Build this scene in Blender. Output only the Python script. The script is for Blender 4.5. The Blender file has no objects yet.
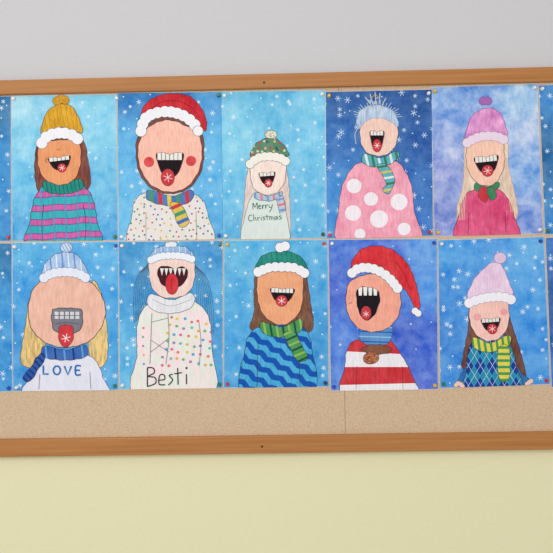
import bpy, math, random
from mathutils import Vector, Matrix
from mathutils.geometry import tessellate_polygon

scene = bpy.context.scene
COL = scene.collection
try:
    scene.view_settings.view_transform = 'Standard'
    scene.view_settings.look = 'None'
except Exception:
    pass

# ------------------------------------------------------------------ camera
FPX = 883.0
CAM = Vector((0.0, -2.5, 1.62))
yaw, pitch, roll = math.radians(1.46), math.radians(1.5), math.radians(1.03)
f = Vector((-math.sin(yaw) * math.cos(pitch), math.cos(yaw) * math.cos(pitch), math.sin(pitch)))
r0 = f.cross(Vector((0, 0, 1))).normalized()
u0 = r0.cross(f).normalized()
r = math.cos(roll) * r0 - math.sin(roll) * u0
u = math.sin(roll) * r0 + math.cos(roll) * u0
cam_data = bpy.data.cameras.new("camera")
cam_data.sensor_width = 36.0
cam_data.lens = FPX / 553.0 * 36.0
cam = bpy.data.objects.new("camera", cam_data)
M = Matrix(((r.x, u.x, -f.x, CAM.x), (r.y, u.y, -f.y, CAM.y), (r.z, u.z, -f.z, CAM.z), (0, 0, 0, 1)))
cam.matrix_world = M
COL.objects.link(cam)
scene.camera = cam

def wall_point(px, py, plane_y):
    d = f + ((px - 276.5) / FPX) * r + (-(py - 276.5) / FPX) * u
    t = (plane_y - CAM.y) / d.y
    p = CAM + d * t
    return p.x, p.z

def lin(c):
    out = []
    for v in c[:3]:
        v = v / 255.0
        out.append(v / 12.92 if v <= 0.04045 else ((v + 0.055) / 1.055) ** 2.4)
    return tuple(out)

# ------------------------------------------------------------------ materials
def new_mat(name):
    m = bpy.data.materials.new(name)
    m.use_nodes = True
    nt = m.node_tree
    nt.nodes.clear()
    out = nt.nodes.new("ShaderNodeOutputMaterial")
    b = nt.nodes.new("ShaderNodeBsdfPrincipled")
    nt.links.new(b.outputs[0], out.inputs[0])
    return m, nt, b

def N(nt, t, **kw):
    n = nt.nodes.new(t)
    for k, v in kw.items():
        setattr(n, k, v)
    return n

def simple_mat(name, col, rough=0.6, amp=0.04, scale=30.0, metallic=0.0):
    m, nt, b = new_mat(name)
    tc = N(nt, "ShaderNodeTexCoord")
    no = N(nt, "ShaderNodeTexNoise")
    no.inputs["Scale"].default_value = scale
    no.inputs["Detail"].default_value = 4
    nt.links.new(tc.outputs["Object"], no.inputs["Vector"])
    cr = N(nt, "ShaderNodeValToRGB")
    l = lin(col)
    cr.color_ramp.elements[0].position = 0.3
    cr.color_ramp.elements[1].position = 0.7
    cr.color_ramp.elements[0].color = (*[max(0, v * (1 - amp)) for v in l], 1)
    cr.color_ramp.elements[1].color = (*[min(1, v * (1 + amp)) for v in l], 1)
    nt.links.new(no.outputs["Fac"], cr.inputs[0])
    nt.links.new(cr.outputs[0], b.inputs["Base Color"])
    b.inputs["Roughness"].default_value = rough
    b.inputs["Metallic"].default_value = metallic
    return m

# painted paper: colours come from mesh attributes, broken up by procedural noise
def paint_material():
    m, nt, b = new_mat("painted_paper")
    L = nt.links.new
    a1 = N(nt, "ShaderNodeAttribute", attribute_name="Col")
    a2 = N(nt, "ShaderNodeAttribute", attribute_name="Col2")
    fx = N(nt, "ShaderNodeAttribute", attribute_name="Fx")
    sep = N(nt, "ShaderNodeSeparateColor")
    L(fx.outputs["Color"], sep.inputs[0])
    tc = N(nt, "ShaderNodeTexCoord")
    oi = N(nt, "ShaderNodeObjectInfo")
    mul = N(nt, "ShaderNodeMath", operation='MULTIPLY')
    L(oi.outputs["Random"], mul.inputs[0]); mul.inputs[1].default_value = 57.0
    add = N(nt, "ShaderNodeVectorMath", operation='ADD')
    comb = N(nt, "ShaderNodeCombineXYZ")
    L(mul.outputs[0], comb.inputs[1])
    L(tc.outputs["Object"], add.inputs[0]); L(comb.outputs[0], add.inputs[1])
    n1 = N(nt, "ShaderNodeTexNoise")
    n1.inputs["Scale"].default_value = 22.0
    n1.inputs["Detail"].default_value = 7.0
    n1.inputs["Roughness"].default_value = 0.66
    n1.inputs["Distortion"].default_value = 0.25
    L(add.outputs[0], n1.inputs["Vector"])
    mr = N(nt, "ShaderNodeMapRange")
    mr.inputs["From Min"].default_value = 0.33; mr.inputs["From Max"].default_value = 0.67
    L(n1.outputs["Fac"], mr.inputs["Value"])
    mf = N(nt, "ShaderNodeMath", operation='MULTIPLY')
    L(mr.outputs[0], mf.inputs[0]); L(sep.outputs[0], mf.inputs[1])
    mix = N(nt, "ShaderNodeMix", data_type='RGBA')
    L(mf.outputs[0], mix.inputs["Factor"]); L(a1.outputs["Color"], mix.inputs["A"]); L(a2.outputs["Color"], mix.inputs["B"])
    mp = N(nt, "ShaderNodeMapping")
    mp.inputs["Rotation"].default_value = (0, math.radians(28), 0)
    mp.inputs["Scale"].default_value = (230, 1, 38)
    L(add.outputs[0], mp.inputs["Vector"])
    n2 = N(nt, "ShaderNodeTexNoise")
    n2.inputs["Scale"].default_value = 1.0
    n2.inputs["Detail"].default_value = 3.0
    L(mp.outputs[0], n2.inputs["Vector"])
    mr2 = N(nt, "ShaderNodeMapRange")
    mr2.inputs["From Min"].default_value = 0.3; mr2.inputs["From Max"].default_value = 0.7
    mr2.inputs["To Min"].default_value = -1.0; mr2.inputs["To Max"].default_value = 1.0
    L(n2.outputs["Fac"], mr2.inputs["Value"])
    ms = N(nt, "ShaderNodeMath", operation='MULTIPLY_ADD')
    L(mr2.outputs[0], ms.inputs[0]); L(sep.outputs[1], ms.inputs[1]); ms.inputs[2].default_value = 1.0
    hsv = N(nt, "ShaderNodeHueSaturation")
    L(mix.outputs["Result"], hsv.inputs["Color"]); L(ms.outputs[0], hsv.inputs["Value"])
    L(hsv.outputs[0], b.inputs["Base Color"])
    b.inputs["Roughness"].default_value = 0.75
    b.inputs["Specular IOR Level"].default_value = 0.15
    return m

PAINT = paint_material()
PAPER = simple_mat("white_paper", (228, 228, 226), 0.85, 0.02, 60)

# ------------------------------------------------------------------ 2-D helpers (polygons on a sheet)
def area2(p):
    return sum(p[i][0] * p[(i + 1) % len(p)][1] - p[(i + 1) % len(p)][0] * p[i][1] for i in range(len(p)))

def clip(subject, cl):
    if abs(area2(cl)) < 1e-6:
        return []
    if area2(cl) < 0:
        cl = cl[::-1]
    out = list(subject)
    n = len(cl)
    for i in range(n):
        a, b = cl[i], cl[(i + 1) % n]
        ex, ey = b[0] - a[0], b[1] - a[1]
        if abs(ex) + abs(ey) < 1e-9:
            continue
        inp, out = out, []
        if not inp:
            return []
        s = inp[-1]
        ds = ex * (s[1] - a[1]) - ey * (s[0] - a[0])
        for p in inp:
            dp = ex * (p[1] - a[1]) - ey * (p[0] - a[0])
            if (dp >= 0) != (ds >= 0):
                t = ds / (ds - dp)
                out.append((s[0] + (p[0] - s[0]) * t, s[1] + (p[1] - s[1]) * t))
            if dp >= 0:
                out.append(p)
            s, ds = p, dp
    return out

def smooth(pts, closed=True, n=6):
    m = len(pts)
    if m < 3:
        return list(pts)
    out = []
    rng = range(m) if closed else range(m - 1)
    for i in rng:
        if closed:
            p0, p1, p2, p3 = pts[(i - 1) % m], pts[i], pts[(i + 1) % m], pts[(i + 2) % m]
        else:
            p0, p1, p2, p3 = pts[max(i - 1, 0)], pts[i], pts[i + 1], pts[min(i + 2, m - 1)]
        for k in range(n):
            t = k / n
            out.append(tuple(0.5 * (2 * p1[j] + (p2[j] - p0[j]) * t + (2 * p0[j] - 5 * p1[j] + 4 * p2[j] - p3[j]) * t * t
                                    + (3 * p1[j] - p0[j] - 3 * p2[j] + p3[j]) * t ** 3) for j in (0, 1)))
    if not closed:
        out.append(pts[-1])
    return out

def wobble(p, a=0.35):
    return [(x + a * math.sin(y * .55 + x * .23), y + a * math.sin(x * .61 - y * .19 + 1.3)) for x, y in p]

def ellipse(cx, cy, rx, ry, rot=0.0, n=20):
    c, s = math.cos(math.radians(rot)), math.sin(math.radians(rot))
    o = []
    for i in range(n):
        a = 2 * math.pi * i / n
        x, y = rx * math.cos(a), ry * math.sin(a)
        o.append((cx + x * c - y * s, cy + x * s + y * c))
    return o

def stroke_quads(pts, w, closed=False):
    n = len(pts)
    nor = []
    for i in range(n):
        a = pts[(i - 1) % n] if (closed or i > 0) else pts[i]
        b = pts[(i + 1) % n] if (closed or i < n - 1) else pts[i]
        dx, dy = b[0] - a[0], b[1] - a[1]
        l = math.hypot(dx, dy) or 1.0
        nor.append((-dy / l * w / 2, dx / l * w / 2))
    q = []
    for i in range(n if closed else n - 1):
        j = (i + 1) % n
        a, b, na, nb = pts[i], pts[j], nor[i], nor[j]
        q.append([(a[0] + na[0], a[1] + na[1]), (b[0] + nb[0], b[1] + nb[1]), (b[0] - nb[0], b[1] - nb[1]), (a[0] - na[0], a[1] - na[1])])
    return q

BK = (58, 48, 54)
WH = (230, 240, 247)
BOARD_Y = -0.012
SHEET_BACK = BOARD_Y - 0.0006
LW = 0.85

class Sheet:
    EPS = 0.000022
    def __init__(s, corners, bg, bgfx=(0.5, 0.045), light=0.35, seed=1, flakes=None):
        mx_, my_ = sum(p[0] for p in corners) / 4, sum(p[1] for p in corners) / 4
        rr = random.Random(seed * 7 + 1)
        corners = [(mx_ + (p[0] - mx_) * 1.009 + rr.uniform(-.3, .3), my_ + (p[1] - my_) * 1.008 + rr.uniform(-.2, .3)) for p in corners]
        s.c = corners
        s.v, s.fc, s.fm = [], [], []
        s.c1, s.c2, s.fx = [], [], []
        s.layer = 0
        s.rnd = random.Random(seed)
        s.cx = sum(p[0] for p in corners) / 4
        s.cy = sum(p[1] for p in corners) / 4
        s.ox, s.oz = wall_point(s.cx, s.cy, SHEET_BACK)
        s.slab()
        s.background(bg, bgfx, light * .8)
    def pt(s, p, off):
        x, z = wall_point(p[0], p[1], SHEET_BACK)
        return (x - s.ox, -off, z - s.oz)
    def slab(s):
        b = len(s.v)
        for p in s.c: s.v.append(s.pt(p, 0.0))
        for p in s.c: s.v.append(s.pt(p, 0.0004))
        fs = [(b + 3, b + 2, b + 1, b), (b + 4, b + 5, b + 6, b + 7)] + [(b + i, b + (i + 1) % 4, b + 4 + (i + 1) % 4, b + 4 + i) for i in range(4)]
        for q in fs:
            s.fc.append(q); s.fm.append(1)
            for _ in q:
                s.c1.append((.8, .8, .8, 1)); s.c2.append((.8, .8, .8, 1)); s.fx.append((0, 0, 0, 1))
    def bil(s, a, b):
        tl, tr, br, bl = s.c
        return tuple((tl[k] * (1 - a) + tr[k] * a) * (1 - b) + (bl[k] * (1 - a) + br[k] * a) * b for k in (0, 1))
    def background(s, bg, fxv, light):
        s.layer += 1
        off = 0.0004 + s.layer * s.EPS
        nx, ny = 22, 30
        b0 = len(s.v)
        cols = []
        for j in range(ny + 1):
            for i in range(nx + 1):
                p = s.bil(0.002 + 0.996 * i / nx, 0.002 + 0.996 * j / ny)
                s.v.append(s.pt(p, off))
                ws = [1.0 / ((p[0] - q[0]) ** 2 + (p[1] - q[1]) ** 2 + 60) ** 1.5 for q in bg]
                W = sum(ws)
                c = [sum(w * q[2][k] for w, q in zip(ws, bg)) / W for k in range(3)]
                cols.append((c[0] * .9, min(250, c[1] * 1.02), min(250, c[2] * 1.04)))
        for j in range(ny):
            for i in range(nx):
                q = (b0 + j * (nx + 1) + i, b0 + j * (nx + 1) + i + 1, b0 + (j + 1) * (nx + 1) + i + 1, b0 + (j + 1) * (nx + 1) + i)
                s.fc.append(q); s.fm.append(0)
                for idx in q:
                    c = cols[idx - b0]
                    d = [c[0] * (1 - light * .6), c[1] * (1 - light * .3), c[2] * (1 - light * .16)]
                    e = [v + (244 - v) * light * 1.1 for v in c]
                    s.c1.append((*lin(d), 1)); s.c2.append((*lin(e), 1)); s.fx.append((fxv[0] * 2, fxv[1], 0, 1))
    def raw(s, poly, col, col2=None, bl=0.0, st=0.0, sub=0.0):
        poly = clip(poly, s.c)
        q = []
        for p in poly:
            if not q or math.hypot(p[0] - q[-1][0], p[1] - q[-1][1]) > 1e-3:
                q.append(p)
        if len(q) < 3 or abs(area2(q)) < 1e-3:
            return
        off = 0.0004 + (s.layer + sub) * s.EPS
        b = len(s.v)
        pv = [s.pt(p, off) for p in q]
        s.v.extend(pv)
        if len(q) == 3: tris = [(0, 1, 2)]
        else: tris = tessellate_polygon([[Vector((p[0], p[1], 0)) for p in q]])
        l1 = (*lin(col), 1); l2 = (*lin(col2 or col), 1)
        for t in tris:
            a, bb, c = (q[t[0]], q[t[1]], q[t[2]])
            ar = (bb[0] - a[0]) * (c[1] - a[1]) - (bb[1] - a[1]) * (c[0] - a[0])
            tt = t if ar > 0 else (t[0], t[2], t[1])
            s.fc.append(tuple(b + k for k in tt)); s.fm.append(0)
            for _ in range(3):
                s.c1.append(l1); s.c2.append(l2); s.fx.append((bl, st, 0, 1))
    def nl(s): s.layer += 1
    def F(s, pts, col, ol=BK, w=0.55, sm=True, col2=None, bl=0.0, st=0.11):
        p = wobble(smooth(pts)) if sm else list(pts)
        if col2 is None:
            col2 = tuple(v + (238 - v) * .22 for v in col); bl = .6
            col = tuple(v * .96 for v in col)
        s.nl(); s.raw(p, col, col2, bl, st)
        if ol: s.L(p, ol, w, sm=False, closed=True)
        return p
    def E(s, cx, cy, rx, ry, col, rot=0, ol=BK, w=0.5, col2=None, bl=0, st=0.06):
        return s.F(ellipse(cx, cy, rx, ry, rot), col, ol, w, False, col2, bl, st)
    def L(s, pts, col=BK, w=0.55, sm=True, closed=False, inside=None, st=0.0):
        p = smooth(pts, closed) if sm else list(pts)
        s.nl()
        for i, q in enumerate(stroke_quads(p, w * LW, closed)):
            if inside is not None:
                q = clip(inside, q)
            if len(q) > 2: s.raw(q, col, None, 0, st, (i % 3) * .3)
    def P(s, shape, pieces, col, st=0.08, col2=None):
        s.nl()
        for q in pieces:
            c = clip(shape, q)
            if len(c) > 2: s.raw(c, col, col2, .7 if col2 else 0, st)
    def bounds(s, sh):
        return min(p[0] for p in sh), min(p[1] for p in sh), max(p[0] for p in sh), max(p[1] for p in sh)
    def bands(s, sh, ang, start, step, thick, cols, amp=0, wl=12, st=0.1):
        x0, y0, x1, y1 = s.bounds(sh)
        cx, cy = ((x0 + x1) / 2, (y0 + y1) / 2)
        R = math.hypot(x1 - x0, y1 - y0) / 2 + 3
        ca, sa = math.cos(math.radians(ang)), math.sin(math.radians(ang))
        k = 0; o = -R + start
        while o < R:
            pts = []
            n = 30 if amp else 1
            for i in range(n + 1):
                a = -R + 2 * R * i / n
                b = o + amp * math.sin(a / wl * 2 * math.pi)
                pts.append((cx + a * ca - b * sa, cy + a * sa + b * ca))
            s.nl()
            for i, q in enumerate(stroke_quads(pts, thick)):
                c = clip(sh, q)
                if len(c) > 2: s.raw(c, cols[k % len(cols)], None, 0, st, (i % 3) * .3)
            k += 1; o += step
    def spots(s, sh, step, rad, cols, jit=0.3, n=8):
        x0, y0, x1, y1 = s.bounds(sh)
        s.nl(); row = 0; y = y0; k = 0
        while y < y1 + step:
            x = x0 + (step / 2 if row % 2 else 0)
            while x < x1 + step:
                e = ellipse(x + s.rnd.uniform(-jit, jit) * step, y + s.rnd.uniform(-jit, jit) * step, rad, rad, 0, n)
                c = clip(sh, e)
                k += 1
                if len(c) > 2: s.raw(c, s.rnd.choice(cols), sub=(k % 3) * .3)
                x += step
            y += step * 0.85; row += 1
    def flake(s, x, y, r, col=WH, w=0.5, arms=3):
        a0 = s.rnd.uniform(0, 60)
        for k in range(arms):
            a = math.radians(a0 + 180.0 / arms * k)
            dx, dy = math.cos(a) * r, math.sin(a) * r
            for q in stroke_quads([(x - dx, y - dy), (x + dx, y + dy)], w): s.raw(q, col, sub=k * .3)
    def snow(s, step=13, r=2.6, col=WH, dots=0.3, w=0.52, keep=0.75):
        s.nl()
        x0, y0, x1, y1 = s.bounds(s.c)
        y = y0 + step / 2; row = 0
        while y < y1:
            x = x0 + step * (0.3 if row % 2 else 0.8)
            while x < x1:
                if s.rnd.random() < keep:
                    xx, yy = x + s.rnd.uniform(-.4, .4) * step, y + s.rnd.uniform(-.4, .4) * step
                    if s.rnd.random() < dots: s.raw(ellipse(xx, yy, 0.7, 0.7, 0, 8), col)
                    else: s.flake(xx, yy, r * s.rnd.uniform(.7, 1.25), col, w)
                x += step
            y += step * .85; row += 1
    def fluff(s, path, r, col=(240, 239, 243), ol=BK, w=0.4, step=None, sm=True, st=0.04):
        p = smooth(path, False, 10) if sm else path
        step = step or r * 1.1
        cs = [p[0]]
        for q in p:
            if math.hypot(q[0] - cs[-1][0], q[1] - cs[-1][1]) >= step: cs.append(q)
        if ol:
            s.nl()
            for i, c in enumerate(cs): s.raw(ellipse(c[0], c[1], r + w, r + w, 0, 16), ol, sub=(i % 4) * .22)
        s.nl()
        for i, c in enumerate(cs): s.raw(ellipse(c[0], c[1], r, r, 0, 16), col, None, 0, st, (i % 4) * .22)
    def mouth(s, cx, cy, w, h, rot=0, teeth=5, th=0.28, tongue=(0, .75, .3, .38), inner=(28, 18, 24), flake=True, low=0, tcol=(206, 40, 48)):
        c_, s_ = math.cos(math.radians(rot)), math.sin(math.radians(rot))
        T = lambda a, b: (cx + a * w * c_ - b * h * s_, cy + a * w * s_ + b * h * c_)
        m = smooth([T(-.5, 0), T(-.22, -.05), T(0, 0.03), T(.22, -.05), T(.5, 0), T(.44, .4), T(.28, .82), T(0, 1.0), T(-.28, .82), T(-.44, .4)])
        s.nl(); s.raw(m, inner)
        s.L(m, (150, 40, 50), 0.8, False, True)
        s.L(m, BK, 0.4, False, True)
        if teeth:
            pcs = []
            for i in range(teeth):
                a0 = -.46 + .92 * i / teeth; a1 = -.46 + .92 * (i + .86) / teeth
                pcs.append([T(a0, -.1), T(a1, -.1), T(a1, th), T(a0, th)])
            s.P(m, pcs, (234, 232, 226))
        if tongue:
            tx, ty = T(tongue[0], tongue[1])
            s.E(tx, ty, tongue[2] * w, tongue[3] * h, tcol, rot, BK, 0.4)
            if flake: s.nl(); s.flake(tx, ty, min(tongue[2] * w, tongue[3] * h) * .7, (250, 235, 240), 0.5)
    def build(s, label):
        me = bpy.data.meshes.new("drawing")
        me.from_pydata(s.v, [], s.fc)
        for name, data in (("Col", s.c1), ("Col2", s.c2), ("Fx", s.fx)):
            at = me.color_attributes.new(name, 'FLOAT_COLOR', 'CORNER')
            at.data.foreach_set("color", [x for c in data for x in c])
        me.materials.append(PAINT); me.materials.append(PAPER)
        me.polygons.foreach_set("material_index", s.fm)
        me.update()
        ob = bpy.data.objects.new("drawing", me)
        ob.location = (s.ox, SHEET_BACK, s.oz)
        ob["label"] = label; ob["category"] = "drawing"; ob["group"] = "children's winter portraits pinned to the board"
        COL.objects.link(ob)
        return ob

def write(s, word_strokes, x, y, w, h, col, lw, slope=0):
    for st in word_strokes:
        pts = [(x + a * w, y + b * h + slope * a * w) for a, b in st]
        s.L(pts, col, lw, sm=len(pts) > 3)

# ================================================================== drawing 1 : yellow hat
d = Sheet([(11.5, 96.4), (116.3, 94.6), (117.6, 240), (12.5, 240.6)],
          [(15, 100, (190, 222, 234)), (60, 98, (170, 216, 234)), (110, 100, (134, 204, 228)), (20, 140, (144, 206, 230)), (98, 130, (158, 214, 234)),
           (20, 180, (110, 190, 226)), (104, 175, (100, 184, 224)), (20, 232, (84, 170, 220)), (108, 235, (74, 166, 220))], light=.36, seed=3)
d.snow(17, 1.5, (225, 240, 246), .7, keep=.4)
d.F([(42, 140), (35, 158), (36, 184), (44, 194), (76, 194), (90, 186), (88, 160), (80, 138)], (124, 62, 50), st=.35)
sw = d.F([(46, 186), (38, 192), (33, 204), (30, 222), (29, 246), (98, 246), (97, 222), (94, 202), (88, 190), (78, 186)], (40, 178, 188))
d.bands(sw, -3, 2, 14, 7, [(112, 88, 164)], amp=.5, wl=26)
d.bands(sw, -3, 2, 14, 5, [(206, 96, 164)], amp=.5, wl=26, st=.2)
d.bands(sw, 88, 3, 12, 1.4, [(90, 150, 190)])
d.L([(44, 204), (42, 222), (43, 241)], BK, .6); d.L([(83, 204), (86, 222), (85, 241)], BK, .6)
d.L(sw, BK, .55, False, True)
sc = d.F([(45, 181), (44, 190), (56, 194), (72, 193), (83, 188), (80, 179), (62, 183)], (16, 136, 124), st=.15)
d.bands(sc, 80, 1, 4, .7, [(8, 92, 92)])
d.F([(41, 144), (38, 155), (39, 168), (45, 179), (58, 185), (71, 182), (79, 171), (81, 155), (78, 142), (60, 140)], (228, 148, 98), col2=(240, 172, 126), bl=.6)
h = d.F([(42, 135), (44, 119), (51, 108), (62, 104), (72, 107), (79, 118), (82, 133), (62, 127)], (208, 150, 34), col2=(230, 182, 64), bl=.8, st=.2)
d.bands(h, 80, 1, 4.5, .4, [(180, 122, 34)], amp=.5, wl=8)
d.fluff([(42, 143), (48, 136), (60, 133), (72, 135), (80, 141)], 5.6, ol=(120, 130, 150))
d.fluff([(57, 101), (61, 99), (65, 100), (67, 102)], 4, (206, 154, 44), (150, 100, 30), .5); d.spots(ellipse(62, 100, 7, 4.5), 2.5, .6, [(170, 118, 30), (228, 186, 90)])
d.mouth(59.5, 157.5, 22, 13, -7, 5, .25, (.06, .82, .2, .34))
d.L([(48, 158), (46, 160), (47, 163)], BK, .5); d.L([(56, 149), (58, 150), (60, 149)], (170, 90, 60), .5)
d.build("child's painting, laughing face in mustard pompom hat, teal striped sweater")

# ================================================================== drawing 2 : red hat, rosy cheeks
d = Sheet([(117.8, 93.6), (221, 92.3), (222.3, 238.6), (119, 240.2)],
          [(120, 98, (40, 116, 184)), (215, 98, (70, 148, 208)), (170, 95, (34, 112, 184)), (122, 140, (90, 172, 222)), (216, 140, (104, 182, 226)),
           (122, 190, (104, 184, 228)), (216, 190, (98, 178, 226)), (122, 236, (116, 192, 230)), (216, 236, (84, 168, 220))], light=.28, seed=4)
d.snow(12.5, 2.2, dots=.3)
sw = d.F([(150, 192), (136, 199), (132, 216), (132, 246), (210, 246), (208, 216), (203, 201), (189, 193)], (236, 232, 226), st=.04)
d.spots(sw, 6.5, 1.0, [(210, 80, 90), (70, 110, 180), (80, 150, 100), (230, 180, 70), (150, 100, 160)])
d.L([(146, 212), (146, 240)], BK, .5); d.L([(196, 212), (197, 240)], BK, .5)
d.F([(140, 134), (136, 150), (139, 172), (151, 188), (170, 194), (189, 188), (201, 172), (204, 150), (200, 132), (170, 110)], (120, 64, 52), st=.15)
d.F([(142, 136), (138, 151), (141, 170), (152, 185.5), (170, 192), (188, 186), (199, 170), (202, 151), (198, 134), (184, 125), (168, 120), (152, 125)], (244, 184, 164), col2=(250, 206, 188), bl=.6)
h = d.F([(141, 124), (144, 106), (155, 97), (171, 93.5), (189, 96), (200, 106), (206, 119), (205, 131), (188, 116), (166, 111)], (190, 30, 46), col2=(216, 60, 66), bl=.9, st=.2)
d.L([(150, 110), (162, 102), (178, 101), (192, 108), (200, 118)], (130, 20, 36), .6)
d.fluff([(141, 131), (145, 119), (156, 113), (171, 112), (186, 117), (196, 126)], 5.6)
d.fluff([(198, 131), (202, 134), (201, 128)], 5.0)
d.E(149, 162, 5.2, 5.2, (220, 62, 66), 0, None, st=.25); d.E(191, 161, 5.2, 5.2, (220, 62, 66), 0, None, st=.25)
d.mouth(170, 154, 27, 24, 0, 6, .25, (-.08, .98, .25, .36))
sc = d.F([(149, 190), (147, 199), (158, 204), (176, 206), (191, 201), (192, 190), (172, 196)], (70, 116, 186), sm=True)
d.bands(sc, 86, 2, 9, 4, [(226, 196, 84), (200, 60, 70), (74, 150, 110)])
tl = d.F([(170, 204), (176, 202), (182, 206), (189, 222), (180, 227), (174, 214)], (226, 196, 84))
d.bands(tl, -24, 2, 8, 3.5, [(70, 110, 180), (200, 60, 70), (74, 150, 110)])
d.build("child's drawing, laughing face with red cheeks, floppy Santa hat, dotted sweater")

# ================================================================== drawing 3 : Merry Christmas
d = Sheet([(221.8, 92.2), (325, 90.3), (326, 237.4), (222.9, 238.8)],
          [(226, 98, (120, 194, 222)), (275, 96, (92, 180, 218)), (320, 98, (140, 206, 230)), (228, 140, (146, 210, 232)), (318, 140, (126, 200, 230)),
           (228, 190, (116, 194, 228)), (318, 190, (108, 188, 226)), (228, 234, (92, 176, 220)), (320, 234, (102, 182, 224))], light=.36, seed=9)
d.snow(14, 2.0, dots=.45, keep=.6)
d.F([(250, 164), (246, 180), (244, 205), (241, 232), (246, 240), (253, 236), (258, 200), (256, 170)], (232, 208, 200), ol=(150, 124, 124), st=.2)
d.F([(284, 164), (288, 178), (290, 205), (290, 240), (283, 240), (278, 205), (278, 170)], (232, 208, 200), ol=(150, 124, 124), st=.2)
sw = d.F([(257, 192), (251, 198), (246, 212), (243, 245), (287, 245), (286, 212), (283, 198), (278, 192)], (222, 234, 228), ol=(90, 100, 110), st=.04)
d.F([(252, 158), (250, 170), (252, 184), (258, 192), (268, 195), (279, 191), (285, 180), (286, 166), (283, 156), (268, 152)], (244, 222, 210), col2=(248, 232, 224), bl=.5)
h = d.F([(251, 157), (254, 146), (262, 140), (272, 138), (281, 142), (287, 150), (288, 156), (270, 153)], (88, 136, 108), st=.08)
d.spots(h, 5.2, 1.3, [(220, 190, 120), (190, 70, 70), (210, 220, 190), (60, 90, 80)])
d.fluff([(250, 164), (258, 158), (269, 156.5), (280, 158), (288, 163)], 4.4, (242, 238, 228))
d.E(271, 134.5, 6.2, 4.2, (228, 224, 200), st=.1); d.spots(ellipse(271, 134.5, 5.5, 3.5), 3, .7, [(110, 140, 110), (170, 170, 150)])
d.mouth(267, 173, 16, 12, -4, 4, .25, (.04, .85, .24, .36))
sc = d.F([(256, 192), (255, 198), (266, 201), (278, 199), (282, 192), (269, 196)], (176, 202, 220))
d.bands(sc, 80, 1, 6, 2, [(222, 120, 138), (120, 158, 206)])
tl = d.F([(276, 198), (283, 196), (286, 210), (280, 214)], (190, 206, 224), sm=False)
d.bands(tl, -12, 2, 5.5, 2.2, [(222, 120, 138), (120, 158, 206)])
G = (36, 100, 74)
write(d, [[(0, 1), (0, 0), (.10, .7), (.2, 0), (.22, 1)],
          [(.28, .7), (.38, .6), (.34, .4), (.28, .6), (.32, 1), (.42, .9)],
          [(.46, .45), (.48, 1), (.50, .55), (.58, .45)],
          [(.62, .45), (.64, 1), (.66, .55), (.74, .45)],
          [(.79, .45), (.82, .9), (.92, .9)], [(.97, .4), (.93, 1.1), (.82, 1.6)]], 253, 203, 20, 6.5, G, .75, -.08)
write(d, [[(.10, .1), (.03, .1), (0, .6), (.04, 1), (.12, .9)],
          [(.15, -.1), (.16, 1)], [(.16, .6), (.2, .45), (.23, 1)],
          [(.27, .45), (.28, 1)], [(.28, .6), (.33, .45)],
          [(.37, .45), (.38, 1)], [(.37, .15), (.375, .25)],
          [(.48, .45), (.42, .5), (.48, .8), (.42, 1)],
          [(.54, .1), (.55, 1)], [(.50, .4), (.59, .4)],
          [(.62, 1), (.62, .45), (.66, .5), (.67, 1)], [(.67, .6), (.71, .45), (.73, 1)],
          [(.83, .5), (.77, .6), (.78, 1), (.83, .8), (.84, .5), (.86, 1)],
          [(.97, .4), (.90, .5), (.97, .8), (.90, 1)]], 248.5, 215, 34, 6, G, .7, -.05)
d.build("child's drawing, face in green hat, sweater lettered Merry Christmas")

# ================================================================== drawing 4 : dark blue, pink spots
d = Sheet([(326, 92), (431, 89.6), (432.6, 235.2), (327.2, 238.2)],
          [(330, 98, (38, 88, 156)), (375, 94, (32, 80, 150)), (425, 96, (28, 74, 144)), (332, 140, (44, 102, 176)), (424, 140, (28, 80, 156)),
           (332, 190, (60, 134, 206)), (425, 190, (46, 104, 182)), (332, 232, (70, 144, 212)), (426, 232, (60, 116, 196))], light=.26, seed=5)
d.snow(12.5, 2.8, (208, 226, 242), .2, keep=.8)
b = d.F([(362, 162), (350, 171), (342, 187), (339, 208), (341, 245), (418, 245), (414, 210), (412, 188), (405, 171), (394, 161)], (234, 144, 170), col2=(248, 184, 198), bl=.9, st=.12)
for (x, y, q) in [(354, 186, 7.5), (371, 199, 7), (379, 219, 9), (399, 202, 8.5), (353, 213, 8), (404, 229, 6.5), (360, 234, 5.5)]:
    d.P(b, [ellipse(x, y, q, q * .97)], (242, 234, 240))
d.F([(362, 124), (360, 136), (363, 148), (372, 155), (386, 155), (395, 146), (398, 132), (394, 118), (378, 112)], (238, 198, 182), col2=(246, 216, 202), bl=.7)
h = d.F([(358, 129), (357, 116), (364, 108), (376, 105), (388, 108), (396, 115), (398, 127), (388, 120), (376, 118), (366, 121)], (160, 186, 216), ol=(120, 144, 180), w=.4, col2=(206, 218, 232), bl=.9, st=.25)
for k in range(21):
    a = math.radians(-175 + k * 8.5)
    x, y = 377 + 18 * math.cos(a), 118 + 11 * math.sin(a)
    e_ = 4 + (k % 3) * 1.6
    d.L([(x, y), (x + e_ * math.cos(a), y + e_ * math.sin(a))], (180, 198, 218), .8, False)
for x0_, y0_, x1_, y1_ in [(371, 105, 365, 97), (373, 105, 370, 94), (376, 104, 375, 92), (379, 104, 380, 93), (382, 105, 386, 98)]:
    d.L([(x0_, y0_), (x1_, y1_)], (186, 200, 212), 1.2, False)
d.L([(371, 99), (375, 94), (379, 98)], (200, 160, 70), 1.0, False)
d.L([(359, 126), (355, 134), (356, 144)], (180, 192, 208), 1.0)
d.mouth(377, 132, 14, 19, 0, 4, .18, (0, .72, .32, .34), low=0)
sc = d.F([(365, 154), (362, 162), (374, 167), (388, 165), (398, 158), (397, 151), (381, 158)], (80, 176, 186))
d.bands(sc, 78, 1, 6, 2.4, [(226, 232, 232), (60, 120, 90)])
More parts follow.
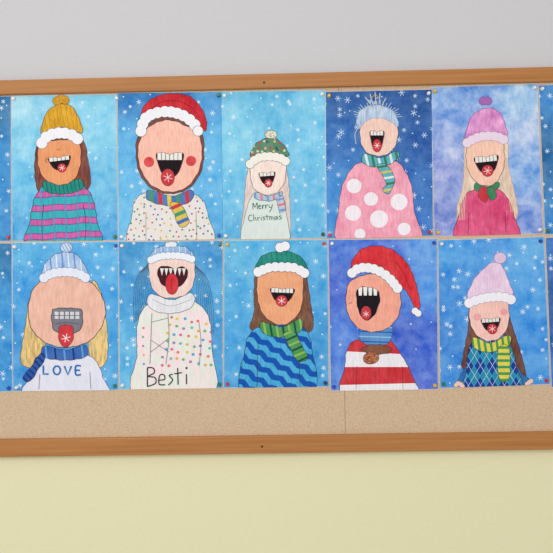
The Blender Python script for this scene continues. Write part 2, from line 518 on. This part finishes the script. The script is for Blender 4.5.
tl = d.F([(377, 166), (385, 164), (393, 174), (394, 184), (388, 194), (383, 190), (386, 182)], (84, 178, 190))
d.bands(tl, -10, 2, 6, 2.2, [(226, 232, 232), (60, 120, 90), (220, 190, 90)])
d.build("child's painting on dark blue, pink body with white spots, teal scarf")

# ================================================================== drawing 5 : pink hat, lilac background
d = Sheet([(431.8, 87.6), (537, 84.2), (542.6, 233), (434.9, 236)],
          [(436, 92, (130, 166, 226)), (485, 90, (104, 150, 220)), (530, 90, (156, 192, 234)), (440, 130, (122, 142, 216)), (526, 130, (180, 184, 230)),
           (442, 170, (146, 140, 214)), (530, 170, (136, 170, 230)), (442, 228, (120, 122, 208)), (534, 228, (128, 142, 218)), (450, 150, (188, 178, 228)), (520, 105, (198, 208, 236)), (452, 112, (110, 150, 222))], (.5, .05), light=.6, seed=6)
d.F([(468, 142), (464, 160), (463, 185), (457, 208), (459, 226), (469, 230), (478, 200), (500, 196), (511, 220), (518, 214), (514, 190), (508, 165), (505, 140)], (234, 208, 184), ol=(190, 156, 146), st=.25)
sw = d.F([(474, 190), (465, 196), (459, 214), (457, 242), (517, 242), (514, 216), (508, 199), (497, 189)], (208, 58, 108), col2=(230, 108, 148), bl=.9, st=.18)
d.L([(469, 212), (468, 234)], (120, 30, 70), .6); d.L([(505, 212), (506, 232)], (120, 30, 70), .6)
for k in range(4):
    d.L([(468.5 - k * .6, 160), (467 - k, 180), (465 - k * 1.4, 200), (464 - k * 1.6, 220)], (228, 196, 172), .7)
    d.L([(504.5 + k * .6, 158), (506 + k, 178), (509 + k * 1.4, 198), (511 + k * 1.6, 212)], (228, 196, 172), .7)
d.F([(470, 142), (466, 154), (468, 170), (476, 182), (488, 186), (498, 180), (504, 166), (504, 150), (500, 138), (484, 136)], (242, 190, 166), col2=(250, 212, 192), bl=.7)
h = d.F([(466, 142), (468, 125), (475, 113), (487, 108), (498, 111), (504, 121), (506, 136), (486, 132)], (204, 120, 188), ol=(140, 80, 140), col2=(238, 176, 218), bl=1, st=.18)
d.fluff([(467, 143), (476, 138), (487, 136), (498, 137), (506, 141)], 4.6, (234, 214, 230), ol=(150, 120, 160))
d.fluff([(483, 101), (486, 100), (489, 102)], 4, (164, 106, 176), ol=(120, 70, 130))
d.mouth(486, 157, 24, 17, -6, 6, .28, (0, .82, .24, .34))
d.F([(476, 183), (475, 190), (484, 193), (498, 189), (498, 182), (487, 187)], (50, 128, 84), w=.4)
d.F([(480, 187), (479, 198), (486, 202), (488, 190)], (200, 44, 56), w=.4)
d.F([(487, 189), (490, 200), (496, 197), (493, 187)], (50, 128, 84), w=.4)
d.build("child's painting, blonde figure in pink hat and magenta sweater on lilac")

# ================================================================== drawing 6 : LOVE
d = Sheet([(12.6, 243.2), (117.8, 242.2), (118.2, 389.2), (13.8, 390.6)],
          [(16, 248, (90, 176, 222)), (65, 245, (84, 168, 220)), (112, 248, (84, 172, 224)), (18, 290, (60, 152, 216)), (112, 290, (64, 158, 220)),
           (18, 340, (52, 142, 210)), (112, 340, (60, 154, 216)), (18, 386, (62, 148, 212)), (112, 386, (76, 162, 218))], light=.3, seed=7)
d.snow(13, 2.4, dots=.3)
d.F([(36, 286), (29, 300), (26, 322), (22, 345), (21, 362), (30, 368), (40, 362), (46, 336), (42, 290)], (226, 190, 118), st=.35)
d.F([(92, 282), (101, 292), (106, 318), (108, 344), (106, 362), (98, 368), (90, 358), (88, 320)], (230, 196, 126), st=.35)
sw = d.F([(44, 355), (34, 362), (29, 378), (27, 396), (105, 396), (103, 378), (97, 363), (86, 355)], (218, 222, 238), col2=(236, 232, 242), bl=.8, st=.04)
d.F([(46, 278), (34, 288), (28.5, 306), (31, 327), (43, 341), (62, 347.5), (83, 344), (97, 334), (105.5, 315), (102, 296), (90, 282), (68, 274)], (232, 178, 158), col2=(242, 198, 178), bl=.7, w=.8)
h = d.F([(43, 274), (46, 263), (54, 255), (66, 252), (77, 255), (84, 264), (87, 274), (66, 270)], (140, 180, 226), col2=(204, 218, 240), bl=.9)
d.bands(h, 84, 1, 6, 1.2, [(226, 234, 246), (92, 136, 200)])
d.fluff([(44, 278), (52, 273.5), (65, 272), (78, 273.5), (86, 278)], 4.6, (228, 232, 244), ol=(90, 100, 140))
d.E(66.5, 247.5, 6.0, 4.8, (200, 218, 238), st=.1, ol=(80, 100, 150)); d.bands(ellipse(66.5, 247.5, 5.6, 4.4), 60, 1, 3, .7, [(110, 140, 196)])
m = d.F([(52, 312), (56, 308.5), (77, 308.5), (82, 312), (82.5, 322), (79, 331), (66, 334), (55, 331), (52, 322)], (122, 120, 132), w=.8)
for i in range(5):
    d.F([(54.5 + i * 5.2, 311.5), (58.9 + i * 5.2, 311.5), (58.9 + i * 5.2, 319), (54.5 + i * 5.2, 319)], (214, 214, 220), sm=False, w=.4)
d.L([(53.5, 315.5), (81, 315.5)], (80, 80, 92), .7, False)
d.L([(56, 324), (66, 322.5), (79, 324)], (90, 88, 100), .8)
t = d.F([(59.5, 327), (66, 325), (73, 327), (73, 339), (70, 345), (66, 347), (61.5, 345), (59, 339)], (210, 46, 54)); d.nl(); d.flake(66, 338, 4.5, (250, 238, 242), .7)
sc = d.F([(46, 346), (41, 351), (43, 357), (55, 359.5), (70, 360), (85, 357), (88, 351), (84, 345), (66, 350)], (44, 96, 180))
d.bands(sc, 84, 1, 9, 1.8, [(24, 52, 124), (100, 156, 212)])
tl = d.F([(41, 353), (45, 358), (38, 370), (30, 381), (23, 378), (33, 364)], (34, 82, 166)); d.bands(tl, 45, 1, 5, 1.6, [(24, 50, 120)])
TB = (22, 112, 186)
write(d, [[(0, 0), (0, 1), (1, 1)]], 43.5, 365.5, 5.2, 8.5, TB, 2.0)
d.L(ellipse(57, 370.2, 3.5, 4.3, 0, 14), TB, 1.9, False, True)
write(d, [[(0, 0), (.5, 1), (1, 0)]], 64.5, 366, 7, 8.8, TB, 2.0)
write(d, [[(1, 0), (0, 0), (0, 1), (1, 1)], [(0, .5), (.8, .5)]], 76, 366, 5, 8.5, TB, 1.9)
d.nl()
d.L([(40, 374), (39, 389)], (120, 122, 140), .6, False); d.L([(90, 372), (91, 389)], (120, 122, 140), .6, False)
d.build("child's drawing, face with braces, sweater lettered LOVE, blue scarf")

# ================================================================== drawing 7 : Besti
d = Sheet([(119.3, 242.2), (222.8, 241), (222.2, 387.6), (119.8, 388.8)],
          [(122, 248, (58, 144, 200)), (170, 244, (70, 156, 210)), (216, 248, (50, 138, 200)), (124, 290, (60, 150, 208)), (216, 290, (70, 160, 214)),
           (124, 340, (84, 172, 220)), (216, 340, (62, 150, 210)), (124, 384, (96, 182, 226)), (216, 384, (66, 156, 216))], light=.32, seed=8)
d.snow(13, 2.5, dots=.3)
for k in range(9):
    d.L([(153 - k * .8, 258 + k), (147 - k * 1.2, 276), (149 - k * 1.9, 296), (142 - k, 316 + k)], (70, 92, 120), .5)
    d.L([(190 + k, 260 + k), (196 + k * 1.5, 280), (197 + k * 2, 306), (201 + k * 1.6, 334)], (70, 92, 120), .5)
sw = d.F([(152, 303), (142, 311), (137, 328), (137, 356), (135, 394), (212, 394), (212, 350), (210, 322), (202, 307), (188, 300)], (224, 236, 222), col2=(248, 220, 226), bl=1, st=.05)
d.nl()
rows = [(236, 120, 110), (240, 170, 90), (226, 200, 80), (110, 184, 120), (100, 160, 214), (170, 130, 190), (226, 110, 150), (110, 190, 190)]
for j in range(8):
    for i in range(9):
        x, y = 171 + i * 7 - j * 1.5 + d.rnd.uniform(-1.5, 1.5), 317 + j * 8 + i * 1.2 + d.rnd.uniform(-1.5, 1.5)
        c = clip(sw, ellipse(x, y, 1.7, 1.5, 0, 8))
        if len(c) > 2 and y < 366: d.raw(c, rows[(i * 2 + j) % 8], sub=(i % 3) * .3)
for j in range(5):
    c = clip(sw, ellipse(143 + d.rnd.uniform(-1, 1), 328 + j * 9, 1.3, 1.3, 0, 8))
    if len(c) > 2: d.raw(c, rows[(j * 3) % 8])
d.F([(151, 258), (149, 272), (152, 287), (160, 296), (172, 298), (185, 295), (193, 285), (195, 270), (191, 256), (170, 252)], (240, 208, 198), col2=(248, 224, 214), bl=.6)
h = d.F([(151, 258), (154, 250), (161, 246.5), (172, 245.5), (183, 246.5), (190, 250), (194, 258), (172, 255)], (108, 160, 216), col2=(176, 204, 234), bl=.9)
d.bands(h, 84, 1, 6, 1, [(206, 220, 238)])
d.fluff([(151, 260), (160, 256.5), (172, 255.5), (184, 256.5), (194, 260)], 3.6, (234, 238, 246), ol=(100, 110, 130))
d.fluff([(168, 245), (172, 244.2), (176, 245)], 2.6, (228, 234, 242), ol=(100, 110, 130))
m = d.F([(158, 269), (166, 266), (174, 268.5), (182, 267), (188, 271), (185, 281), (177, 288), (168, 288), (160, 281)], (74, 22, 32), w=.7, col2=(60, 16, 26))
for i in range(6):
    x = 160 + i * 4.4
    d.F([(x, 268.3), (x + 4, 268.3), (x + 2, 276)], (240, 238, 234), sm=False, w=.35)
d.E(172, 284, 6.5, 10.5, (212, 34, 44)); d.L([(171.5, 278), (172, 290)], (140, 20, 34), .6)
sc = d.F([(151, 294), (148, 305), (158, 312), (176, 313), (193, 306), (192, 293), (172, 300)], (234, 234, 238), ol=(90, 90, 100))
d.L([(152, 299), (170, 306), (190, 300)], (140, 140, 150), .5)
GL = (120, 120, 134)
d.L([(152, 313), (151, 338), (150, 364)], GL, .7); d.L([(168, 314), (169, 338), (166, 364)], GL, .7)
d.L([(152, 322), (168, 318)], GL, .6, False); d.L([(151, 340), (169, 352)], GL, .6, False); d.L([(151, 352), (169, 338)], GL, .6, False)
d.L([(199, 322), (201, 344), (199, 366)], GL, .6)
write(d, [[(0, 0), (0, 1)], [(0, 0), (.14, .05), (.16, .3), (.02, .46), (.18, .55), (.19, .85), (0, 1)],
          [(.27, .7), (.41, .66), (.39, .42), (.29, .46), (.28, .9), (.42, .95)],
          [(.60, .42), (.52, .48), (.60, .72), (.50, .98)],
          [(.72, .1), (.73, .98)], [(.64, .4), (.82, .36)],
          [(.93, .45), (.93, .98)]], 147.5, 367.5, 42, 19, (40, 38, 50), 1.35, -.05)
d.E(186.6, 368, 1.1, 1.1, (34, 32, 44), 0, None, col2=(34, 32, 44))
d.build("child's drawing, laughing toothy face, white scarf, dotted sweater lettered Besti")

# ================================================================== drawing 8 : green hat, wavy blue sweater
d = Sheet([(224.2, 241), (327, 240), (328.6, 386.2), (224.6, 387.4)],
          [(228, 246, (106, 186, 222)), (275, 244, (90, 178, 222)), (322, 246, (90, 176, 222)), (230, 290, (80, 170, 220)), (320, 290, (70, 160, 216)),
           (230, 340, (64, 160, 218)), (322, 340, (58, 150, 210)), (230, 382, (68, 160, 218)), (322, 382, (60, 154, 214))], light=.32, seed=11)
d.snow(13, 2.2, dots=.4)
d.F([(260, 272), (254, 290), (254, 312), (250, 328), (262, 334), (300, 334), (313, 327), (311, 305), (308, 286), (302, 270)], (116, 70, 48), st=.35)
sw = d.F([(262, 326), (250, 334), (245, 350), (243, 394), (312, 394), (312, 350), (308, 334), (298, 326)], (62, 170, 220), st=.2)
d.bands(sw, 32, 2, 11.5, 5.6, [(18, 84, 176)], amp=1.6, wl=15, st=.15)
d.L([(258, 345), (257, 387)], BK, .6); d.L([(299, 345), (300, 387)], BK, .6); d.L(sw, BK, .6, False, True)
d.F([(260, 274), (257, 292), (261, 310), (270, 321), (282, 325), (293, 320), (301, 308), (303, 290), (301, 272), (280, 270)], (232, 158, 116), col2=(244, 184, 144), bl=.7)
h = d.F([(257, 269), (260, 258), (269, 253), (283, 251), (296, 254), (304, 261), (307, 272), (282, 265)], (16, 118, 108), col2=(50, 152, 134), bl=.9, st=.18)
d.bands(h, 84, 1, 5, .4, [(10, 94, 90)])
d.fluff([(258, 272), (270, 267.5), (283, 267), (295, 268), (306, 274)], 4.8)
d.fluff([(280, 247.5), (285, 246), (284, 249)], 4.8)
d.mouth(282.5, 289, 24, 14, 2, 6, .26, (-.02, .85, .24, .4))
sc = d.F([(262, 322), (262, 332), (276, 337), (292, 335), (302, 329), (300, 319), (282, 327)], (66, 150, 78))
d.bands(sc, 80, 1, 6, 2.0, [(26, 80, 60), (150, 186, 90)])
tl = d.F([(284, 334), (294, 332), (302, 346), (308, 358), (298, 361), (290, 348)], (66, 150, 78))
d.bands(tl, -24, 1, 6, 2.0, [(26, 80, 60), (150, 186, 90)])
d.build("child's drawing, brown-haired face, green hat, wavy striped blue sweater")

# ================================================================== drawing 9 : Santa hat, red striped sweater
d = Sheet([(329, 240), (436.8, 239), (437.8, 388.6), (331, 390)],
          [(332, 246, (74, 114, 210)), (380, 244, (60, 98, 206)), (430, 246, (94, 154, 226)), (334, 290, (60, 90, 200)), (430, 290, (74, 144, 226)),
           (336, 340, (74, 122, 218)), (430, 340, (54, 94, 206)), (336, 385, (78, 126, 218)), (432, 385, (68, 94, 206)), (405, 335, (48, 80, 196))], (.5, .05), light=.36, seed=12)
d.snow(19, 1.6, (206, 220, 242), .5, keep=.35)
sw = d.F([(356, 340), (347, 350), (345, 366), (344, 396), (414, 396), (412, 376), (402, 356), (390, 341), (374, 344)], (206, 40, 50), st=.18)
for q in ([(340, 351), (420, 355), (420, 367), (340, 367)], [(340, 385), (420, 383), (420, 394), (340, 394)]):
    d.P(sw, [q], (236, 232, 236))
d.L(sw, BK, .6, False, True)
d.L([(357, 366), (356, 389)], BK, .5, False); d.L([(402, 366), (403, 389)], BK, .5, False)
nk = d.F([(362, 326), (361, 341), (376, 346), (390, 341), (390, 324)], (80, 140, 206))
d.bands(nk, 2, 1, 5, 1.2, [(40, 90, 170), (150, 190, 224)])
d.F([(352, 280), (346, 296), (348, 314), (357, 327), (372, 332), (388, 328), (398, 316), (401, 300), (396, 286), (376, 274)], (238, 158, 138), col2=(246, 182, 160), bl=.7, w=.65)
d.F([(352, 270), (355, 256), (364, 248), (380, 246), (396, 252), (408, 265), (416, 284), (420, 306), (415, 307), (408, 294), (402, 288), (378, 270)], (206, 36, 50), col2=(228, 70, 74), bl=.9, st=.2)
d.L([(396, 262), (404, 274), (410, 290)], (130, 20, 36), .6)
d.fluff([(352, 273), (360, 268), (374, 269), (388, 277), (398, 289)], 4.8)
d.fluff([(415, 311), (418, 313), (417, 316)], 3.4)
m = d.F([(357, 290), (366, 287), (378, 291), (379.5, 302), (374, 315), (365, 320), (358, 309)], (26, 18, 26), w=.7, col2=(22, 16, 22))
for i in range(4):
    d.P(m, [[(358.2 + i * 5.0, 287), (362.4 + i * 5.0, 287), (361.8 + i * 5.0, 295.5), (358.8 + i * 5.0, 295.5)]], (238, 236, 232))
d.E(366, 313, 5.2, 7, (210, 40, 50)); d.nl(); d.flake(366, 314, 3)
d.L([(349, 304), (352, 302)], BK, .5, False)
hm = d.F([(361, 350), (370, 345), (382, 345), (391, 348), (388, 353), (374, 354)], (128, 70, 48))
e9 = d.E(371, 358, 8, 6, (160, 82, 52), -10); d.spots(e9, 3, .7, [(90, 40, 30), (220, 150, 90)])
d.build("child's drawing, face in drooping Santa hat, red and white striped sweater")

# ================================================================== drawing 10 : lilac hat, argyle sweater
d = Sheet([(438.4, 240.4), (543.4, 237.2), (549.6, 383.4), (440.4, 387.4)],
          [(442, 246, (80, 160, 226)), (490, 243, (70, 150, 222)), (538, 242, (84, 166, 226)), (444, 290, (52, 136, 216)), (538, 290, (64, 152, 224)),
           (446, 340, (44, 126, 210)), (540, 340, (54, 142, 222)), (446, 382, (60, 140, 218)), (543, 378, (60, 146, 222))], light=.34, seed=13)
d.snow(14, 2.6, dots=.25)
d.F([(470, 308), (468, 330), (464, 350), (462, 368), (474, 372), (480, 340)], (104, 60, 50), st=.35)
d.F([(506, 306), (512, 325), (520, 350), (526, 376), (520, 384), (510, 372), (504, 340)], (104, 60, 50), st=.35)
d.F([(468, 362), (462, 374), (457, 382), (462, 387), (470, 388), (474, 372)], (40, 110, 180))
d.F([(514, 362), (522, 374), (530, 380), (526, 386), (514, 388), (511, 372)], (40, 110, 180))
sw = d.F([(474, 342), (468, 352), (466, 372), (466, 392), (520, 392), (517, 368), (513, 352), (504, 341)], (60, 160, 212))
pcs, pcs2 = [], []
for j in range(5):
    for i in range(6):
        cx_, cy_ = 468 + i * 12 + (6 if j % 2 else 0), 346 + j * 10
        (pcs if (j % 2 == 0) else pcs2).append([(cx_ - 5.6, cy_), (cx_, cy_ - 9.4), (cx_ + 5.6, cy_), (cx_, cy_ + 9.4)])
d.P(sw, pcs, (24, 62, 148), .15); d.P(sw, pcs2, (36, 140, 170), .15)
d.bands(sw, 59, 2, 10.3, .4, [(200, 220, 238)]); d.bands(sw, -59, 2, 10.3, .4, [(200, 220, 238)])
d.L(sw, BK, .6, False, True)
d.fluff([(456, 385), (459, 383), (463, 387)], 2.2, (238, 200, 184), ol=(90, 90, 120)); d.fluff([(527, 384), (531, 381), (533, 382)], 2.2, (238, 200, 184), ol=(90, 90, 120))
d.F([(472, 302), (469, 314), (472, 328), (480, 338), (490, 341), (501, 337), (508, 325), (509, 311), (505, 299), (488, 298)], (242, 188, 178), col2=(250, 212, 202), bl=.7)
h = d.F([(468, 299), (472, 283), (481, 271), (491, 263), (499, 263), (504, 270), (509, 282), (512, 295), (490, 294)], (224, 186, 218), ol=(160, 120, 170), col2=(240, 218, 236), bl=1, st=.12)
d.fluff([(469, 303), (480, 299), (492, 297), (503, 297), (512, 300)], 4.8, (242, 238, 246), ol=(150, 140, 170))
d.E(500, 258, 6.2, 5.6, (228, 194, 226), ol=(160, 120, 170))
d.mouth(490.5, 319, 19, 12.5, -4, 5, .25, (.05, .8, .26, .42))
d.E(477, 317, 4, 3.5, (244, 164, 164), 0, None); d.E(504, 312, 3.6, 3.2, (244, 164, 164), 0, None)
sc = d.F([(474, 337), (473, 347), (486, 352), (500, 350), (510, 344), (508, 335), (490, 343)], (226, 212, 74))
d.bands(sc, 82, 1, 6, 2.4, [(70, 150, 84)])
tl = d.F([(498, 349), (508, 346), (510, 364), (508, 380), (499, 378)], (226, 212, 74))
d.bands(tl, 0, 1, 6.5, 2.6, [(70, 150, 84)])
d.build("child's painting, face in tall lilac hat, blue argyle sweater, yellow scarf")

# ------------------------------------------------------------------ cropped neighbours
for cs, base, sd, lab in [
    ([(-94, 98.4), (10.2, 96.8), (10.8, 240.4), (-93, 241)], (50, 136, 200), 21, "blue painted winter drawing with white snowflakes"),
    ([(-93, 243.4), (11.0, 243.4), (12.0, 391), (-92, 391.6)], (54, 144, 208), 22, "bright blue painted winter drawing with snowflakes"),
    ([(539.4, 85.4), (646, 82.5), (651, 231), (545, 234)], (50, 128, 198), 23, "light blue painted winter drawing with snowflakes"),
    ([(546.0, 238), (652, 235), (658, 384), (551.8, 387)], (36, 100, 184), 24, "deep blue painted winter drawing with snowflakes")]:
    x0, x1 = cs[0][0], cs[1][0]; y0 = cs[0][1]
    dk = tuple(v * .8 for v in base)
    d = Sheet(cs, [(x0, y0, base), (x1, y0, dk), (x0, y0 + 70, dk), (x1, y0 + 70, base), (x0, y0 + 145, base), (x1, y0 + 145, base)], light=.3, seed=sd)
    d.snow(12, 2.4)
    d.build(lab)

# ================================================================== bulletin board
def z_at(px_list, plane):
    zs = [wall_point(x, y, plane)[1] for x, y in px_list]
    return sum(zs) / len(zs)

def box_mesh(name, x0, x1, y0, y1, z0, z1, mat, bevel=0.0):
    cx, cy, cz = (x0 + x1) / 2, (y0 + y1) / 2, (z0 + z1) / 2
    a, b, c = (x1 - x0) / 2, (y1 - y0) / 2, (z1 - z0) / 2
    v = [(i * a, j * b, k * c) for i in (-1, 1) for j in (-1, 1) for k in (-1, 1)]
    fcs = [(0, 1, 3, 2), (4, 6, 7, 5), (0, 4, 5, 1), (2, 3, 7, 6), (0, 2, 6, 4), (1, 5, 7, 3)]
    me = bpy.data.meshes.new(name); me.from_pydata(v, [], fcs); me.materials.append(mat); me.update()
    o = bpy.data.objects.new(name, me); o.location = (cx, cy, cz); COL.objects.link(o)
    if bevel:
        m = o.modifiers.new("bevel", 'BEVEL'); m.width = bevel; m.segments = 3
    return o

def wood_material(vertical=False):
    m, nt, b = new_mat("varnished_wood" + ("_upright" if vertical else ""))
    L = nt.links.new
    tc = N(nt, "ShaderNodeTexCoord")
    mp = N(nt, "ShaderNodeMapping")
    mp.inputs["Scale"].default_value = (140, 40, 3) if vertical else (3, 40, 140)
    L(tc.outputs["Object"], mp.inputs["Vector"])
    n = N(nt, "ShaderNodeTexNoise"); n.inputs["Scale"].default_value = 1.0; n.inputs["Detail"].default_value = 5; n.inputs["Distortion"].default_value = .4
    L(mp.outputs[0], n.inputs["Vector"])
    cr = N(nt, "ShaderNodeValToRGB")
    cr.color_ramp.elements[0].position = .25; cr.color_ramp.elements[1].position = .75
    cr.color_ramp.elements[0].color = (*lin((164, 105, 52)), 1); cr.color_ramp.elements[1].color = (*lin((187, 128, 71)), 1)
    L(n.outputs["Fac"], cr.inputs[0]); L(cr.outputs[0], b.inputs["Base Color"])
    b.inputs["Roughness"].default_value = .45
    b.inputs["Specular IOR Level"].default_value = .3
    bp = N(nt, "ShaderNodeBump"); bp.inputs["Strength"].default_value = .08; bp.inputs["Distance"].default_value = .001
    L(n.outputs["Fac"], bp.inputs["Height"]); L(bp.outputs[0], b.inputs["Normal"])
    return m

def cork_material():
    m, nt, b = new_mat("cork")
    L = nt.links.new
    tc = N(nt, "ShaderNodeTexCoord")
    v = N(nt, "ShaderNodeTexVoronoi"); v.inputs["Scale"].default_value = 560
    L(tc.outputs["Object"], v.inputs["Vector"])
    n = N(nt, "ShaderNodeTexNoise"); n.inputs["Scale"].default_value = 240; n.inputs["Detail"].default_value = 4
    L(tc.outputs["Object"], n.inputs["Vector"])
    sp = N(nt, "ShaderNodeSeparateColor"); L(v.outputs["Color"], sp.inputs[0])
    mx = N(nt, "ShaderNodeMath", operation='ADD'); L(sp.outputs[0], mx.inputs[0]); L(n.outputs["Fac"], mx.inputs[1])
    hf = N(nt, "ShaderNodeMath", operation='MULTIPLY'); L(mx.outputs[0], hf.inputs[0]); hf.inputs[1].default_value = .5
    cr = N(nt, "ShaderNodeValToRGB")
    e = cr.color_ramp.elements
    e[0].position = .14; e[0].color = (*lin((180, 147, 115)), 1)
    e[1].position = .85; e[1].color = (*lin((216, 192, 163)), 1)
    k = e.new(.35); k.color = (*lin((202, 173, 142)), 1)
    L(hf.outputs[0], cr.inputs[0]); L(cr.outputs[0], b.inputs["Base Color"])
    b.inputs["Roughness"].default_value = .9
    bp = N(nt, "ShaderNodeBump"); bp.inputs["Strength"].default_value = .1; bp.inputs["Distance"].default_value = .001
    L(n.outputs["Fac"], bp.inputs["Height"]); L(bp.outputs[0], b.inputs["Normal"])
    return m

WOOD, WOODV, CORK = wood_material(), wood_material(True), cork_material()
FR = -0.024
zt1 = z_at([(0, 79.5), (276, 74), (553, 66.5)], FR)
zt0 = z_at([(0, 93.2), (276, 88.6), (553, 82)], FR)
zb1 = z_at([(0, 437), (276, 436), (553, 433.4)], FR)
zb0 = z_at([(0, 457), (276, 453.6), (553, 449.5)], FR)
X0, X1 = -1.25, 1.25
seam = wall_point(345, 412, BOARD_Y)[0]
board = bpy.data.objects.new("bulletin_board", None)
board.location = (0, 0, zb0); COL.objects.link(board)
board["label"] = "wide cork bulletin board with varnished brown wooden frame"
board["category"] = "bulletin board"
parts = []
for a, b_ in ((X0 + .02, seam - .0004), (seam + .0004, X1 - .02)):
    parts.append(box_mesh("cork_panel", a, b_, BOARD_Y, -0.0005, zb1 - .01, zt0 + .01, CORK, .0005))
for z0, z1 in ((zt0, zt1), (zb0, zb1)):
    parts.append(box_mesh("frame_rail", X0, X1, FR, -0.0003, z0, z1, WOOD, .003))
for xa, xb in ((X0, X0 + .045), (X1 - .045, X1)):
    parts.append(box_mesh("frame_stile", xa, xb, FR, -0.0003, zb1, zt0, WOODV, .003))

def lathe(name, prof, mat, n=16):
    v, fcs = [], []
    for rr, dd in prof:
        for i in range(n):
            a = 2 * math.pi * i / n
            v.append((rr * math.cos(a), -dd, rr * math.sin(a)))
    for j in range(len(prof) - 1):
        for i in range(n):
            fcs.append((j * n + i, j * n + (i + 1) % n, (j + 1) * n + (i + 1) % n, (j + 1) * n + i))
    fcs.append(tuple(range(n))[::-1]); fcs.append(tuple((len(prof) - 1) * n + i for i in range(n)))
    me = bpy.data.meshes.new(name); me.from_pydata(v, [], fcs); me.materials.append(mat)
    for p in me.polygons: p.use_smooth = len(p.vertices) == 4
    me.update()
    return me

SCREW = simple_mat("dark_screw_metal", (70, 52, 44), .4, .1, 200, .6)
sm_ = lathe("screw", [(.0032, 0), (.0032, .0006), (.0024, .0012), (.0006, .0009)], SCREW)
for px, py in ((264, 82.5), (262, 446.5), (-40, 446), (-40, 88), (560, 75), (566, 441)):
    x, z = wall_point(px, py, FR)
    o = bpy.data.objects.new("screw", sm_); o.location = (x, FR, z); COL.objects.link(o); parts.append(o)
for o in parts:
    o.parent = board; o.matrix_parent_inverse = Matrix.Translation((0, 0, -zb0))

# ------------------------------------------------------------------ push pins
pin_cols = {"white": (228, 228, 226), "red": (196, 36, 42), "blue": (30, 62, 170), "green": (30, 116, 70), "black": (40, 40, 48), "yellow": (222, 176, 46)}
pin_mesh = {}
prof = [(.0050, 0), (.0053, .0007), (.0048, .0018), (.0026, .0030), (.0025, .0066), (.0040, .0080), (.0044, .0092), (.0036, .0101)]
for k, c in pin_cols.items():
    pin_mesh[k] = lathe("push_pin", prof, simple_mat(k + "_plastic", c, .3, .03, 60))
pins = [(14, 99, "white"), (117, 98.5, "white"), (218.5, 95.5, "green"), (224.6, 96, "white"), (322.0, 94.5, "white"), (329, 96, "yellow"), (428.5, 93.5, "white"),
        (434.6, 91.5, "yellow"), (534, 88, "white"), (542, 89, "white"),
        (8.5, 237.5, "red"), (15, 247, "white"), (115, 236.8, "green"), (122, 237, "white"), (115.5, 245.8, "blue"), (122.2, 245.8, "white"),
        (219, 235.6, "blue"), (225.8, 236, "white"), (220, 244.6, "green"), (227.4, 244.6, "yellow"),
        (323, 234.2, "black"), (330, 235, "red"), (324, 243.6, "red"), (332, 243.6, "white"), (429.4, 232, "red"), (438, 232.6, "yellow"), (434, 242.8, "blue"),
        (441.6, 244, "white"), (539.4, 229.8, "white"), (540.4, 241.2, "blue"), (548, 231, "green"),
        (17, 387.4, "white"), (9, 388, "blue"), (115, 386, "green"), (122.6, 385.2, "white"), (219.4, 384.4, "green"), (227.6, 384, "red"), (325.4, 383, "black"),
        (334, 386.8, "blue"), (434.8, 385.4, "yellow"), (443.6, 384, "green"), (546.2, 380.6, "red")]
for px, py, k in pins:
    y = SHEET_BACK - 0.00045
    x, z = wall_point(px, py, y)
    o = bpy.data.objects.new("push_pin", pin_mesh[k]); o.location = (x, y, z); COL.objects.link(o)
    o["label"] = "small %s plastic push pin at a drawing's corner" % k
    o["category"] = "push pin"; o["group"] = "push pins holding the drawings"

# ================================================================== room
def wall_material(zsplit):
    m, nt, b = new_mat("painted_plaster")
    L = nt.links.new
    g = N(nt, "ShaderNodeNewGeometry")
    sx = N(nt, "ShaderNodeSeparateXYZ"); L(g.outputs["Position"], sx.inputs[0])
    gt = N(nt, "ShaderNodeMath", operation='GREATER_THAN'); gt.inputs[1].default_value = zsplit
    L(sx.outputs["Z"], gt.inputs[0])
    mx = N(nt, "ShaderNodeMix", data_type='RGBA')
    mx.inputs["A"].default_value = (*lin((230, 225, 186)), 1)
    mx.inputs["B"].default_value = (*lin((203, 201, 203)), 1)
    L(gt.outputs[0], mx.inputs["Factor"])
    n = N(nt, "ShaderNodeTexNoise"); n.inputs["Scale"].default_value = 90; n.inputs["Detail"].default_value = 6
    L(g.outputs["Position"], n.inputs["Vector"])
    mr = N(nt, "ShaderNodeMapRange"); mr.inputs["To Min"].default_value = .96; mr.inputs["To Max"].default_value = 1.04
    L(n.outputs["Fac"], mr.inputs["Value"])
    hs = N(nt, "ShaderNodeHueSaturation"); L(mx.outputs["Result"], hs.inputs["Color"]); L(mr.outputs[0], hs.inputs["Value"])
    L(hs.outputs[0], b.inputs["Base Color"])
    b.inputs["Roughness"].default_value = .85
    b.inputs["Specular IOR Level"].default_value = .2
    bp = N(nt, "ShaderNodeBump"); bp.inputs["Strength"].default_value = .12; bp.inputs["Distance"].default_value = .002
    L(n.outputs["Fac"], bp.inputs["Height"]); L(bp.outputs[0], b.inputs["Normal"])
    return m
w = box_mesh("wall_back", -3, 3, 0, .15, 0, 3.0, wall_material((zt0 + zb0) / 2))
w["kind"] = "structure"
fl = box_mesh("floor", -3, 3, -4, .15, -.1, 0, simple_mat("linoleum", (190, 184, 174), .6, .06, 12))
fl["kind"] = "structure"

# ------------------------------------------------------------------ light
wd = bpy.data.worlds.new("world"); scene.world = wd; wd.use_nodes = True
bg = wd.node_tree.nodes["Background"]
bg.inputs[0].default_value = (0.99, 0.995, 1.0, 1); bg.inputs[1].default_value = 0.725
ld = bpy.data.lights.new("window_daylight", 'AREA'); ld.shape = 'RECTANGLE'; ld.size = 3.0; ld.size_y = 2.0
ld.energy = 60; ld.color = (1.0, .99, .975)
lo = bpy.data.objects.new("window_daylight", ld); lo.location = (-1.0, -3.6, 2.6)
lo.rotation_euler = (Vector((0, 0, 1.5)) - lo.location).to_track_quat('-Z', 'Y').to_euler()
COL.objects.link(lo)
